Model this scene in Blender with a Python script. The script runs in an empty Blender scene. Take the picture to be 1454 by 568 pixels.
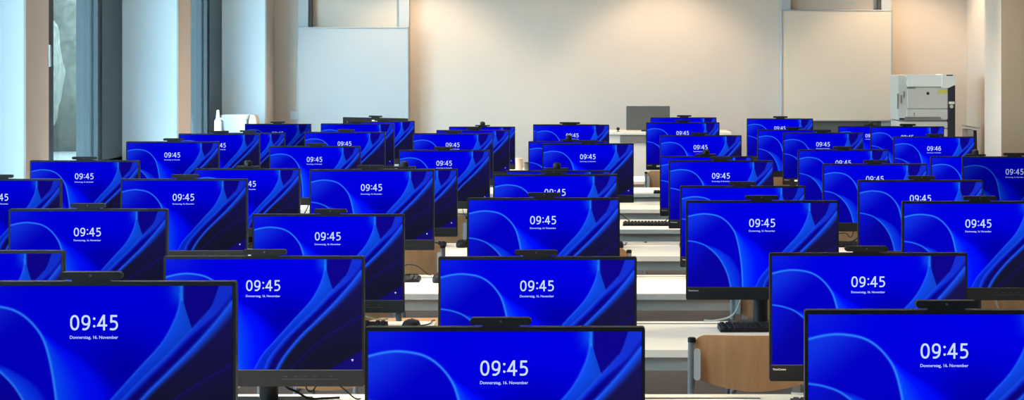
import bpy, bmesh, math, random
import numpy as np
from mathutils import Vector, Matrix
random.seed(7)
SC = bpy.context.scene
COL = SC.collection
SC.view_settings.view_transform = 'Standard'
SC.view_settings.look = 'None'
PI = math.pi

# ------------------------------------------------------------------ helpers
def lin(c):
    return tuple(((x/255.0)/12.92 if x/255.0 <= 0.04045 else ((x/255.0+0.055)/1.055)**2.4) for x in c)

def mat(name, rgb, rough=0.6, metal=0.0, noise=0.0, nscale=30.0, stretch=(1, 1, 1), rgb2=None, spec=0.4, bump=0.0):
    m = bpy.data.materials.new(name); m.use_nodes = True
    nt = m.node_tree; b = nt.nodes['Principled BSDF']
    b.inputs['Roughness'].default_value = rough
    b.inputs['Metallic'].default_value = metal
    b.inputs['Specular IOR Level'].default_value = spec
    c = lin(rgb)
    tc = nt.nodes.new('ShaderNodeTexCoord'); mp = nt.nodes.new('ShaderNodeMapping')
    mp.inputs['Scale'].default_value = stretch
    nz = nt.nodes.new('ShaderNodeTexNoise'); nz.inputs['Scale'].default_value = nscale
    nz.inputs['Detail'].default_value = 4.0
    rp = nt.nodes.new('ShaderNodeValToRGB')
    c2 = lin(rgb2) if rgb2 else tuple(max(0, x*(1-noise)) for x in c)
    rp.color_ramp.elements[0].position = 0.3; rp.color_ramp.elements[1].position = 0.7
    rp.color_ramp.elements[0].color = (*c2, 1); rp.color_ramp.elements[1].color = (*c, 1)
    nt.links.new(tc.outputs['Object'], mp.inputs['Vector'])
    nt.links.new(mp.outputs['Vector'], nz.inputs['Vector'])
    nt.links.new(nz.outputs['Fac'], rp.inputs['Fac'])
    nt.links.new(rp.outputs['Color'], b.inputs['Base Color'])
    if bump:
        bp = nt.nodes.new('ShaderNodeBump'); bp.inputs['Strength'].default_value = bump
        bp.inputs['Distance'].default_value = 0.002
        nt.links.new(nz.outputs['Fac'], bp.inputs['Height']); nt.links.new(bp.outputs['Normal'], b.inputs['Normal'])
    return m

def emit(name, rgb, strength=1.0, use_attr=False):
    m = bpy.data.materials.new(name); m.use_nodes = True
    nt = m.node_tree; nt.nodes.clear()
    out = nt.nodes.new('ShaderNodeOutputMaterial'); em = nt.nodes.new('ShaderNodeEmission')
    em.inputs['Strength'].default_value = strength
    oi = nt.nodes.new('ShaderNodeObjectInfo')
    mx = nt.nodes.new('ShaderNodeMix'); mx.data_type = 'RGBA'; mx.blend_type = 'MULTIPLY'
    mx.inputs[0].default_value = 1.0
    if use_attr:
        at = nt.nodes.new('ShaderNodeAttribute'); at.attribute_name = 'picture'
        nt.links.new(at.outputs['Color'], mx.inputs[6])
    else:
        mx.inputs[6].default_value = (*lin(rgb), 1)
    nt.links.new(oi.outputs['Color'], mx.inputs[7])
    nt.links.new(mx.outputs[2], em.inputs['Color'])
    nt.links.new(em.outputs['Emission'], out.inputs['Surface'])
    m.cycles.emission_sampling = 'NONE'
    return m

def box(bm, x0, x1, y0, y1, z0, z1, bev=0.0, seg=2):
    vs = [bm.verts.new((x, y, z)) for x in (x0, x1) for y in (y0, y1) for z in (z0, z1)]
    idx = [(0, 1, 3, 2), (4, 6, 7, 5), (0, 4, 5, 1), (2, 3, 7, 6), (0, 2, 6, 4), (1, 5, 7, 3)]
    fs = [bm.faces.new([vs[i] for i in f]) for f in idx]
    if bev > 0:
        es = list({e for f in fs for e in f.edges})
        bmesh.ops.bevel(bm, geom=es, offset=bev, segments=seg, affect='EDGES', profile=0.5)

def tube(bm, pts, r, seg=10, cap=True):
    pts = [Vector(p) for p in pts]
    rings = []
    up = None
    for i, p in enumerate(pts):
        if i == 0: d = pts[1]-p
        elif i == len(pts)-1: d = p-pts[i-1]
        else: d = (pts[i+1]-p).normalized()+(p-pts[i-1]).normalized()
        d.normalize()
        if up is None:
            up = d.orthogonal().normalized()
        else:
            up = (up - d*up.dot(d))
            up = up.normalized() if up.length > 1e-5 else d.orthogonal().normalized()
        v = d.cross(up)
        rr = r[i] if isinstance(r, (list, tuple)) else r
        rings.append([bm.verts.new(p+(up*math.cos(2*PI*k/seg)+v*math.sin(2*PI*k/seg))*rr) for k in range(seg)])
    for a, b in zip(rings, rings[1:]):
        for k in range(seg):
            bm.faces.new((a[k], a[(k+1) % seg], b[(k+1) % seg], b[k]))
    if cap:
        bm.faces.new(rings[0][::-1]); bm.faces.new(rings[-1])

def smooth_pts(pts, n=8):
    P = [Vector(p) for p in pts]; P = [P[0]]+P+[P[-1]]; out = []
    for i in range(1, len(P)-2):
        for k in range(n):
            t = k/n
            out.append(0.5*((2*P[i])+(P[i+1]-P[i-1])*t+(2*P[i-1]-5*P[i]+4*P[i+1]-P[i+2])*t*t+(3*P[i]-P[i-1]-3*P[i+1]+P[i+2])*t**3))
    out.append(P[-2]); return out

def lathe(bm, prof, seg=24, c=(0, 0, 0)):
    rings = [[bm.verts.new((c[0]+r*math.cos(2*PI*k/seg), c[1]+r*math.sin(2*PI*k/seg), c[2]+z)) for k in range(seg)] for r, z in prof]
    for a, b in zip(rings, rings[1:]):
        for k in range(seg):
            bm.faces.new((a[k], a[(k+1) % seg], b[(k+1) % seg], b[k]))
    bm.faces.new(rings[0][::-1]); bm.faces.new(rings[-1])

def prism_y(bm, prof, y0, y1):
    """closed profile of (x, z) points extruded from y0 to y1"""
    a = [bm.verts.new((x, y0, z)) for x, z in prof]; b = [bm.verts.new((x, y1, z)) for x, z in prof]
    n = len(prof)
    bm.faces.new(a); bm.faces.new(b[::-1])
    for i in range(n):
        bm.faces.new((a[(i+1) % n], a[i], b[i], b[(i+1) % n]))

def mesh(name, bm, m, shade=False):
    bmesh.ops.recalc_face_normals(bm, faces=bm.faces)
    me = bpy.data.meshes.new(name); bm.to_mesh(me); bm.free()
    me.materials.append(m)
    if shade:
        for p in me.polygons: p.use_smooth = True
        me.set_sharp_from_angle(angle=math.radians(40))
    return me

def obj(name, me, parent=None, loc=(0, 0, 0), rot=(0, 0, 0), scale=(1, 1, 1)):
    o = bpy.data.objects.new(name, me); COL.objects.link(o)
    o.parent = parent; o.location = loc; o.rotation_euler = rot; o.scale = scale
    return o

def tag(o, label, cat, group=None):
    o['label'] = label; o['category'] = cat
    if group: o['group'] = group
    return o

def thing(name, label, cat, loc=(0, 0, 0), rotz=0.0, group=None):
    o = bpy.data.objects.new(name, None); COL.objects.link(o)
    o.empty_display_size = 0.1
    o.location = loc; o.rotation_euler = (0, 0, rotz)
    return tag(o, label, cat, group)

def struct(name, bm, m):
    o = obj(name, mesh(name, bm, m)); o['kind'] = 'structure'; return o

def text_mesh(name, s, m, width, extrude=0.0, offset=0.0, height=None):
    """lettering centred on its own middle, standing in the XZ plane and facing -Y"""
    cu = bpy.data.curves.new(name, 'FONT'); cu.body = s; cu.size = 1.0
    cu.offset = offset; cu.extrude = extrude; cu.resolution_u = 4; cu.fill_mode = 'FRONT'
    to = bpy.data.objects.new(name, cu); COL.objects.link(to)
    dg = bpy.context.evaluated_depsgraph_get()
    me = bpy.data.meshes.new_from_object(to.evaluated_get(dg))
    bpy.data.objects.remove(to)
    co = np.empty(len(me.vertices)*3, np.float32); me.vertices.foreach_get('co', co); co = co.reshape(-1, 3)
    lo, hi = co.min(0), co.max(0)
    k = width/(hi[0]-lo[0]); kz = k if height is None else height/(hi[1]-lo[1])
    new = np.stack([(co[:, 0]-(lo[0]+hi[0])/2)*k, np.zeros(len(co)), (co[:, 1]-(lo[1]+hi[1])/2)*kz], 1).astype(np.float32)
    me.vertices.foreach_set('co', new.ravel()); me.name = name
    me.materials.clear(); me.materials.append(m); me.update()
    return me

def clock_mesh(digits, m, width):
    """clock digits drawn as strokes, centred, standing in the XZ plane and facing -Y"""
    def ell(cx, cy, rx, ry, a0, a1, n=28, p=2.3):
        out = []
        for k in range(n+1):
            a = math.radians(a0+(a1-a0)*k/n); c, s = math.cos(a), math.sin(a)
            out.append((cx+rx*math.copysign(abs(c)**(2/p), c), cy+ry*math.copysign(abs(s)**(2/p), s)))
        return out
    def sp(pts): return [(q.x, q.y) for q in smooth_pts([(a, b, 0) for a, b in pts], 8)]
    nine = [ell(.30, .655, .225, .275, 0, 360), sp([(.525, .66), (.525, .50), (.47, .24), (.34, .10), (.20, .065), (.08, .085)])]
    G = {'0': [ell(.30, .5, .235, .435, 0, 360)], '9': nine,
         '6': [[(.60-a, 1-b) for a, b in l] for l in nine],
         '4': [[(.43, .94), (.09, .315), (.68, .315)], [(.475, 1.0), (.475, 0.0)], [(.40, .95), (.54, .95)]],
         '5': [[(.53, .935), (.155, .935), (.135, .52)], sp([(.10, .545), (.29, .585), (.46, .52), (.525, .33), (.44, .13), (.26, .065), (.06, .085)])]}
    bm = bmesh.new(); th = .064
    def stroke(l, ox):
        P = [Vector((x+ox, y, 0)) for x, y in l]; n = len(P); closed = (P[0]-P[-1]).length < 1e-4
        if closed: P = P[:-1]; n -= 1
        a, b = [], []
        for k in range(n):
            p0 = P[(k-1) % n] if closed or k else P[0]; p1 = P[(k+1) % n] if closed or k < n-1 else P[-1]
            d0 = (P[k]-p0); d1 = (p1-P[k])
            d0 = d0.normalized() if d0.length > 1e-7 else d1.normalized(); d1 = d1.normalized() if d1.length > 1e-7 else d0
            t = (d0+d1).normalized(); nn = Vector((-t.y, t.x, 0)); k_ = th/max(.35, nn.dot(Vector((-d0.y, d0.x, 0))))
            a.append(bm.verts.new((P[k].x+nn.x*k_, 0, P[k].y+nn.y*k_))); b.append(bm.verts.new((P[k].x-nn.x*k_, 0, P[k].y-nn.y*k_)))
        for k in range(n if closed else n-1):
            q = (k+1) % n
            bm.faces.new((b[k], b[q], a[q], a[k]))
    for ch, ox in zip(digits, (0.0, .73, 1.74, 2.54)):
        for l in G[ch]: stroke(l, ox)
    for zc in (.27, .76):
        bm.faces.new([bm.verts.new((1.575+.08*math.cos(k*PI/8), 0, zc+.08*math.sin(k*PI/8))) for k in range(16)])
    s = width/3.08
    for v in bm.verts: v.co = ((v.co.x-1.56)*s, 0, (v.co.z-.5)*s)
    me = bpy.data.meshes.new('clock'); bm.to_mesh(me); bm.free(); me.materials.append(m); return me

# ------------------------------------------------------------------ the picture shown on the screens
def spline(pts, n=24):
    p = smooth_pts([(a, b, 0) for a, b in pts], n)
    return np.array([q.x for q in p]), np.array([q.y for q in p])

def screen_mesh(W, H, nx=400, ny=226):
    u1 = np.linspace(0, 1, nx); v1 = np.linspace(0, 0.564, ny)
    U, V = np.meshgrid(u1, v1)                      # v runs downwards, in units of the width
    ss = lambda a, b, x: np.clip((x-a)/(b-a), 0, 1)**2*(3-2*np.clip((x-a)/(b-a), 0, 1))
    c3 = lambda *c: np.array(c, float)
    def mix(img, col, w): return img*(1-w[..., None])+col*w[..., None]
    A = spline([(-.02, .097), (0, .091), (.06, .077), (.12, .073), (.2, .087), (.26, .125), (.308, .187), (.334, .265), (.353, .37), (.362, .46), (.367, .58)])
    B = spline([(-.02, .252), (0, .254), (.06, .264), (.121, .288), (.183, .340), (.226, .396), (.264, .476), (.290, .58)])
    uA = np.interp(V, A[1][A[1].argmin():], A[0][A[1].argmin():]); vA = np.interp(U, A[0], A[1])
    uB = np.interp(V, B[1], B[0]); vB = np.interp(U, B[0], B[1])
    fn = lambda pts: np.interp(V, *(spline(pts)[::-1]))
    uC = fn([(.806, -.01), (.809, .02), (.809, .058), (.79, .123), (.742, .21), (.655, .307), (.568, .405), (.492, .492), (.450, .57)])
    uD = fn([(.953, -.01), (.948, .010), (.915, .09), (.853, .157), (.763, .253), (.676, .336), (.59, .424), (.528, .503), (.500, .57)])
    uE = fn([(1.06, -.01), (.997, .058), (.937, .134), (.85, .231), (.763, .318), (.676, .405), (.6, .50), (.560, .57)])
    uT = np.interp(V, [-.01, .03, .05, .10, .157, .58], [.816, .817, .820, .834, .853, .853])
    uP = fn([(.30, .14), (.31, .165), (.383, .215), (.47, .264), (.546, .329), (.58, .38), (.588, .45), (.565, .57)])
    uQ = fn([(.10, .26), (.13, .275), (.2, .305), (.29, .36), (.34, .43), (.366, .5), (.37, .57)])
    img = np.zeros(U.shape+(3,)); img[:] = c3(0, 0, 222)
    g = np.exp(-((U-.62)/.17)**2-((V-.31)/.13)**2); img = mix(img, c3(2, 0, 168), .95*g)
    g = np.exp(-(U/.16)**2-((V-.0)/.10)**2); img = mix(img, c3(14, 36, 222), .8*g)
    g = np.exp(-((U-.58)/.22)**2-((V-.03)/.1)**2); img = mix(img, c3(0, 0, 232), .7*g)
    # soft light left of the hanging ribbon
    g = np.exp(-((uC-U).clip(0)/.035)**2)*(U <= uC)*(1-ss(.02, .10, V)); img = mix(img, c3(10, 90, 235), .75*g)
    # petal right of the big arc
    t = ((U-uA)/np.maximum(uP-uA, .004)); inside = (t > 0) & (V > .135) & (U > .25)
    tt = t.clip(0, 1)
    pc = np.where((tt < .45)[..., None], c3(8, 78, 250)*(1-(tt/.45))[..., None]+c3(0, 16, 252)*(tt/.45)[..., None],
                  c3(0, 16, 252)*(1-(tt-.45)/.55)[..., None]+c3(0, 0, 236)*((tt-.45)/.55)[..., None])
    w = (1-ss(.62, 1.08, t))*inside; w = w*ss(.135, .20, V)
    img = mix(img, pc, w)
    # inside of the big arc
    ins = ((V > vA) & (U < uA)).astype(float)*(U < .367)
    q = ss(.03, .27, U*.75+(V-.07)*.95)
    ic = c3(16, 52, 226)*(1-q)[..., None]+c3(3, 0, 196)*q[..., None]
    img = mix(img, ic, ins)
    # petal right of the lower arc
    t = (U-uB)/np.maximum(uQ-uB, .004); inside = (t > 0) & (V > vB*0+.262) & (U < uA) & (U > .06)
    tt = t.clip(0, 1)
    pc = c3(12, 72, 240)*(1-tt)[..., None]+c3(4, 20, 214)*tt[..., None]
    img = mix(img, pc, (1-ss(.7, 1.05, t))*inside*ss(.27, .31, V))
    # inside of the lower arc
    ins = ((V > vB) & (U < uB)).astype(float)*(U < .31)
    q = ss(.0, .3, U+(V-.25)*.8)
    img = mix(img, c3(8, 18, 206)*(1-q)[..., None]+c3(8, 2, 158)*q[..., None], ins)
    # dark field behind the ribbons
    V3 = ((U > uT) & (U < uD)).astype(float)*(V < .165)
    img = mix(img, c3(13, 6, 140), V3)
    # hanging ribbon
    lim = np.where(V < .157, uT, uD)
    ins = ((U > uC) & (U < lim)).astype(float)
    k = ss(0, .56, V)
    rc = c3(18, 86, 248)*(1-k)[..., None]+c3(8, 42, 224)*k[..., None]
    e = ((U-uC)/np.maximum(lim-uC, .004)).clip(0, 1)
    rc = rc*(1-.16*e)[..., None]
    img = mix(img, rc, ins)
    # second ribbon
    ins = ((U > uD) & (U < uE)).astype(float)
    s = ((U-uD)/np.maximum(uE-uD, .004)).clip(0, 1)
    top = 1-ss(.05, .22, V)
    f = ss(.05+.5*top.clip(0, 1), .5+.4*top.clip(0, 1), s)
    kd = ss(.15, .5, V)[..., None]; dc = c3(18, 56, 226)*(1-f)[..., None]+(c3(8, 4, 142)*(1-kd)+c3(14, 10, 104)*kd)*f[..., None]
    dc = mix(dc, c3(22, 40, 196), .5*top)
    img = mix(img, dc, ins)
    # third ribbon and the dark corner
    ins = (U > uE).astype(float)
    s = ss(0, 1, (U-uE)/(.058-.03*ss(.1, .5, V)))
    k = ss(.1, .52, V)[..., None]
    dark = c3(24, 20, 84)*(1-k)+c3(22, 22, 44)*k
    ec = c3(22, 76, 240)*(1-s)[..., None]+dark*s[..., None]
    img = mix(img, ec, ins)
    uF = fn([(1.14, .17), (1.0, .283), (.785, .416), (.62, .57)]); vF = np.interp(U, *spline([(.62, .57), (.785, .416), (1.0, .283)]))
    d = (V-vF)
    w = np.exp(-(np.abs(d)/.004)**2)*(U > uE+.03)*.5+((d > 0)*np.exp(-(d.clip(0)/.03)))*(U > uE+.03)*.25
    img = mix(img, c3(26, 20, 128), w)
    vG = .465+(1-U)*(.557-.465)/.15
    img = mix(img, c3(20, 14, 118), ((V > vG) & (U > .7))*.9)
    # bright edge lines
    def line(c, width, col, amt, sel=None):
        global_d = np.full(U.shape, 9.0)
        px, py = c
        for i in range(0, len(px)-1):
            ax, ay, bx_, by_ = px[i], py[i], px[i+1], py[i+1]
            x0, x1 = min(ax, bx_)-.02, max(ax, bx_)+.02; y0, y1 = min(ay, by_)-.02, max(ay, by_)+.02
            i0, i1 = np.searchsorted(u1, [x0, x1]); j0, j1 = np.searchsorted(v1, [y0, y1])
            if i1 <= i0 or j1 <= j0: continue
            uu = U[j0:j1, i0:i1]; vv = V[j0:j1, i0:i1]
            L = (bx_-ax)**2+(by_-ay)**2+1e-12
            tt = (((uu-ax)*(bx_-ax)+(vv-ay)*(by_-ay))/L).clip(0, 1)
            dd = np.hypot(uu-ax-tt*(bx_-ax), vv-ay-tt*(by_-ay))
            global_d[j0:j1, i0:i1] = np.minimum(global_d[j0:j1, i0:i1], dd)
        return mix(img, c3(*col), amt*np.exp(-(global_d/width)**2))
    img = line(A, .0048, (44, 132, 255), 1.0)
    img = line(B, .0044, (42, 124, 250), .95)
    cC = spline([(.809, .03), (.809, .058), (.79, .123), (.742, .21), (.655, .307), (.568, .405), (.492, .492), (.450, .57)])
    img = line(cC, .0040, (40, 112, 252), .55)
    img = line(spline([(.816, -.01), (.816, .05)]), .006, (30, 130, 250), .9)
    cD = spline([(.915, .09), (.853, .157), (.763, .253), (.676, .336), (.59, .424), (.528, .503), (.500, .57)])
    img = line(cD, .0040, (34, 92, 248), .45)
    cE = spline([(.997, .058), (.937, .134), (.85, .231), (.763, .318), (.676, .405), (.6, .50), (.560, .57)])
    img = line(cE, .0055, (34, 104, 255), .6)
    s = (img/255.0).clip(0, 1)
    L = np.where(s <= .04045, s/12.92, ((s+.055)/1.055)**2.4)
    co = np.stack([(U-.5)*W, np.zeros_like(U), H/2-V/.564*H], -1).reshape(-1, 3)
    i = np.arange(nx*ny).reshape(ny, nx)
    quads = np.stack([i[:-1, :-1], i[1:, :-1], i[1:, 1:], i[:-1, 1:]], -1).reshape(-1, 4)
    me = bpy.data.meshes.new('screen')
    me.vertices.add(len(co)); me.vertices.foreach_set('co', co.astype(np.float32).ravel())
    me.loops.add(quads.size); me.loops.foreach_set('vertex_index', quads.astype(np.int32).ravel())
    me.polygons.add(len(quads)); me.polygons.foreach_set('loop_start', np.arange(0, quads.size, 4, dtype=np.int32))
    me.update(calc_edges=True)
    at = me.color_attributes.new('picture', 'FLOAT_COLOR', 'POINT')
    at.data.foreach_set('color', np.concatenate([L.reshape(-1, 3), np.ones((nx*ny, 1))], 1).astype(np.float32).ravel())
    me.materials.append(M['screen'])
    return me

# ------------------------------------------------------------------ materials
M = {}
M['screen'] = emit('screen_picture', (255, 255, 255), 1.0, True)
M['clock'] = emit('clock_white', (205, 222, 255))
M['print'] = mat('white_print', (225, 222, 210), 0.6)
M['greyprint'] = mat('grey_print', (120, 120, 120), 0.6)
M['bezel'] = mat('black_bezel', (11, 10, 15), 0.5, noise=.1, spec=.25)
M['chin'] = mat('charcoal_plastic', (21, 21, 23), 0.6, noise=.12, nscale=120, spec=.25)
M['ridge'] = mat('grey_ridge', (72, 72, 76), 0.5)
M['black'] = mat('black_plastic', (13, 13, 16), 0.55, noise=.1, spec=.25)
M['stand'] = mat('black_stand', (12, 13, 15), 0.5, spec=.25)
M['key'] = mat('key_black', (24, 24, 26), 0.55, spec=.25)
M['cable'] = mat('black_cable', (22, 21, 22), 0.5)
M['palecable'] = mat('pale_cable', (170, 165, 155), 0.5)
M['top'] = mat('table_laminate', (250, 238, 216), 0.5, noise=.03, nscale=6, spec=.25)
M['edge'] = mat('table_edge', (222, 214, 200), 0.5)
M['rail'] = mat('grey_steel', (176, 176, 168), 0.5, noise=.05)
M['tube'] = mat('grey_tube', (135, 138, 140), 0.35, metal=.35)
M['conn'] = mat('pale_grey_plastic', (170, 182, 188), 0.35)
M['wood'] = mat('beech_plywood', (200, 155, 112), 0.5, nscale=5, stretch=(9, 9, .7), rgb2=(186, 141, 99), spec=.25)
M['woodedge'] = mat('beech_edge', (215, 175, 125), 0.5)
M['wall'] = mat('wall_paint', (222, 206, 190), 0.9, noise=.02, nscale=3, spec=.1)
M['sidewall'] = mat('pillar_lamplit_paint', (206, 196, 188), 0.9, noise=.03, nscale=3, spec=.1)  # warm lamplight on the room side is tinted into this paint
M['reveal'] = mat('reveal_skylit_paint', (238, 250, 255), 0.85, noise=.02, nscale=3, spec=.1)  # window light in the niches is part of this bluish white
M['pillar_shade'] = mat('pillar_shade_paint', (138, 129, 112), 0.9, noise=.05, nscale=60, spec=.1)  # darker than the walls: shade on the pillar front put into colour
M['floor'] = mat('grey_linoleum', (70, 65, 61), 0.6, noise=.12, nscale=14)
M['ceil'] = mat('ceiling_paint', (226, 222, 214), 0.9, noise=.02)
M['frame'] = mat('window_frame_grey', (44, 60, 68), 0.5, noise=.05)
M['post'] = mat('post_grey', (34, 42, 44), 0.6)
M['gasket'] = mat('dark_gasket', (26, 36, 44), 0.6)
M['board'] = mat('whiteboard_enamel_lamplit', (222, 208, 190), 0.4, noise=.015, nscale=4, spec=.25)  # warm lamplight on the right board is tinted into the enamel
M['board_skylit'] = mat('whiteboard_enamel_skylit', (192, 193, 192), 0.4, noise=.015, nscale=4, spec=.25)  # same enamel, with the cool window light on the left board tinted in
M['railpaint'] = mat('rail_paint', (186, 188, 188), 0.55)
M['alu'] = mat('aluminium', (176, 178, 178), 0.45, metal=.3)
M['darkgap'] = mat('dark_gap', (78, 74, 70), 0.7)
M['white'] = mat('white_plastic', (228, 230, 230), 0.45, noise=.02)
M['desk'] = mat('white_desk', (240, 230, 216), 0.6, noise=.02)
M['greyboard'] = mat('dark_grey_board', (98, 95, 90), 0.7, noise=.15, nscale=90)
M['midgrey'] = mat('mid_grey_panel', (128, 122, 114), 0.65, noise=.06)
M['printer'] = mat('printer_white', (244, 239, 228), 0.5)
M['printgrey'] = mat('printer_grey', (208, 203, 192), 0.5, noise=.03)
M['printshade'] = mat('printer_recess', (120, 118, 110), 0.6)
M['navy'] = mat('dark_navy_plastic', (36, 37, 45), 0.5)
M['yellow'] = mat('yellow_sticker', (222, 205, 90), 0.6)
M['cream'] = mat('cream_sticker', (220, 205, 165), 0.6)
M['peach'] = mat('peach_plastic', (236, 205, 186), 0.5)
M['leaf'] = mat('foliage', (54, 52, 46), 0.95, nscale=7, rgb2=(78, 75, 66), spec=.05, bump=.6)
M['ground'] = mat('paved_ground', (80, 78, 70), 0.9, noise=.2)
M['bluepanel'] = mat('pale_blue_panel', (150, 195, 225), 0.6)
g = bpy.data.materials.new('window_glass'); g.use_nodes = True
nt = g.node_tree; nt.nodes.clear()
o_ = nt.nodes.new('ShaderNodeOutputMaterial'); mx = nt.nodes.new('ShaderNodeMixShader')
tr = nt.nodes.new('ShaderNodeBsdfTransparent'); gl = nt.nodes.new('ShaderNodeBsdfGlossy')
tr.inputs['Color'].default_value = (.90, .95, .94, 1); gl.inputs['Roughness'].default_value = .03
mx.inputs[0].default_value = .05
nt.links.new(tr.outputs[0], mx.inputs[1]); nt.links.new(gl.outputs[0], mx.inputs[2])
nt.links.new(mx.outputs[0], o_.inputs['Surface']); M['glass'] = g

# ------------------------------------------------------------------ the room (x right, y into the room, z up)
HT = .74                                     # height of the table tops
XL, XR, YB, YF, ZC = -3.1, 3.66, 19.4, -3.0, 3.2
XG = -3.52                                    # plane of the window frames
bm = bmesh.new(); box(bm, -4.2, 4.2, YF-.2, YB+.2, -.12, 0); struct('floor', bm, M['floor'])
bm = bmesh.new(); box(bm, -4.2, 4.2, YF-.2, YB+.2, ZC, ZC+.12); struct('ceiling', bm, M['ceil'])
bm = bmesh.new(); box(bm, -4.2, 4.2, YB, YB+.2, 0, ZC); struct('wall_back', bm, M['wall'])
bm = bmesh.new(); box(bm, -4.2, 4.2, YF-.2, YF, 0, ZC); struct('wall_front', bm, M['wall'])
bm = bmesh.new(); box(bm, XR, XR+.6, 17.0, YB, 0, ZC); box(bm, XR+.3, XR+.6, YF, 17.0, 0, ZC); struct('wall_right', bm, M['wall'])
bm = bmesh.new(); box(bm, 3.506, XR, 17.0, 17.73, 0, ZC); pil = struct('wall_pillar_right', bm, M['wall'])
bm = bmesh.new(); box(bm, 3.504, XR+.3, 16.985, 17.0, 0, ZC); struct('wall_piece_1', bm, M['pillar_shade'])  # thin sheet over the pillar front, carrying its painted shade
# window wall: pillars between deep niches, parapet below, lintel above
niches = []
y1 = 18.93
while y1 > -1:
    niches.append((y1-3.56, y1)); y1 -= 4.02
edges = [YB]+[e for n in niches for e in (n[1], n[0])]+[YF]
bm = bmesh.new(); box(bm, -3.75, XL-.012, YF, YB, 0, .93); struct('wall_left', bm, M['reveal'])
bm = bmesh.new(); box(bm, -3.75, XL-.012, YF, YB, 2.95, ZC); struct('wall_piece_3', bm, M['reveal'])
for i, (a, b) in enumerate(zip(edges[0::2], edges[1::2])):
    bm = bmesh.new(); box(bm, -3.75, XL-.012, b, a, .93, 2.95); struct('wall_piece_%d' % (i+4), bm, M['reveal'])
bm = bmesh.new()                              # room side of the same wall, warm lamplight put into its colour
for a, b in zip(edges[0::2], edges[1::2]):
    box(bm, XL-.012, XL, b, a, 0, ZC)
box(bm, XL-.012, XL, YF, YB, 0, .93); box(bm, XL-.012, XL, YF, YB, 2.95, ZC)
struct('wall_piece_2', bm, M['sidewall'])
for i, (a, b) in enumerate(niches):
    bm = bmesh.new()
    z0, z1 = .93, 2.95
    xa, xb = XG-.07, XG
    box(bm, xa, xb, a, a+.06, z0, z1, .004); box(bm, xa, xb, a, b, z0, z0+.06); box(bm, xa, xb, a, b, z1-.06, z1)
    box(bm, xa, xb, b-2.33, b-2.06, z0, z1, .006); box(bm, xa-.02, xb-.02, b-2.05, b-1.83, z0, z1, .006)
    w = struct('window_%d' % (i+1), bm, M['gasket'])
    bm = bmesh.new(); box(bm, XG-.13, XG, b-.62, b-.002, z0, z1, .004)
    obj('vent_panel', mesh('vent_panel', bm, M['frame']), w)
    bm = bmesh.new(); box(bm, XG-.13, XG-.01, b-.70, b-.62, z0, z1)
    obj('gasket_strip', mesh('gasket_strip', bm, M['gasket']), w)
    bm = bmesh.new(); box(bm, XG-.155, XG, b-.74, b-.70, z0, z1)
    obj('frame_post', mesh('frame_post', bm, M['post']), w)
    for p, q in ((a+.06, b-2.33), (b-1.83, b-.74)):
        bm = bmesh.new(); box(bm, XG-.05, XG-.03, p, q, z0+.06, z1-.06)
        obj('pane', mesh('pane', bm, M['glass']), w)
    bm = bmesh.new(); tube(bm, [(XG, b-2.2, 1.67), (XG+.05, b-2.2, 1.67)], .012)
    box(bm, XG+.04, XG+.062, b-2.215, b-2.185, 1.66, 1.80, .005)
    obj('window_handle', mesh('window_handle', bm, M['alu'], True), w)
# outside
bm = bmesh.new(); box(bm, -60, -4.2, -20, 90, -.6, -.5); struct('ground_outside', bm, M['ground'])
bm = bmesh.new()
for i in range(70):
    x = -14-random.random()*8; y = 20+i*.85+random.random(); r = 1.8+random.random()*1.4
    mtx = Matrix.Translation((x, y, .8+random.random()*4.6)) @ Matrix.Diagonal((r, r, r*1.25, 1))
    bmesh.ops.create_icosphere(bm, subdivisions=4, radius=1, matrix=mtx)
for v in bm.verts:
    v.co += Vector((random.uniform(-.07, .07), random.uniform(-.07, .07), random.uniform(-.07, .07)))
hd = obj('tree_foliage', mesh('tree_foliage', bm, M['leaf'], True)); hd['kind'] = 'stuff'
tag(hd, 'pale grey-green foliage of trees seen outside through the left window', 'trees')

# ------------------------------------------------------------------ wall things at the far end
def whiteboard(label, x0, x1, z0, z1, slit_left):
    t = thing('whiteboard', label, 'whiteboard', ((x0+x1)/2, YB, 0), group=None)
    w = (x1-x0)/2
    bm = bmesh.new(); box(bm, -w+.012, w-.012, -.17, -.14, z0+.012, z1-.012); obj('board_surface', mesh('board_surface', bm, M['board'] if slit_left > 0 else M['board_skylit']), t)
    bm = bmesh.new()
    for a in ((-w, -w+.014, z0, z1), (w-.014, w, z0, z1), (-w, w, z0, z0+.014), (-w, w, z1-.014, z1)):
        box(bm, a[0], a[1], -.176, -.135, a[2], a[3], .003)
    obj('board_frame', mesh('board_frame', bm, M['alu']), t)
    for s in (-1, 1):
        bm = bmesh.new(); xa, xb = (s*w, s*(w-.10)) if s < 0 else (w-.10, w)
        box(bm, min(xa, xb), max(xa, xb), -.11, -.005, .3, 2.98, .004); obj('guide_rail', mesh('guide_rail', bm, M['railpaint']), t)
        if s == slit_left:
            bm = bmesh.new(); xi = s*(w-.115); box(bm, xi-.016, xi+.016, -.09, -.004, .3, 2.98)
            obj('rail_slot', mesh('rail_slot', bm, M['darkgap']), t)
    bm = bmesh.new(); box(bm, -w+.1, w-.1, -.05, -.006, .35, z0+.1); obj('lower_panel', mesh('lower_panel', bm, M['midgrey'] if slit_left > 0 else M['board']), t)  # right panel is greyed with the shade below its board
    return t
whiteboard('square whiteboard on rails at the window side, left of the back wall', -2.85, -1.77, .97, 2.05, -1)
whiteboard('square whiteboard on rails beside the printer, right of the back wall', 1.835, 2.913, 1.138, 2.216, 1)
t = thing('light_switch', 'small square white switch plate on wall left of left whiteboard', 'light switch', (-2.90, YB, 1.19))
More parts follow.
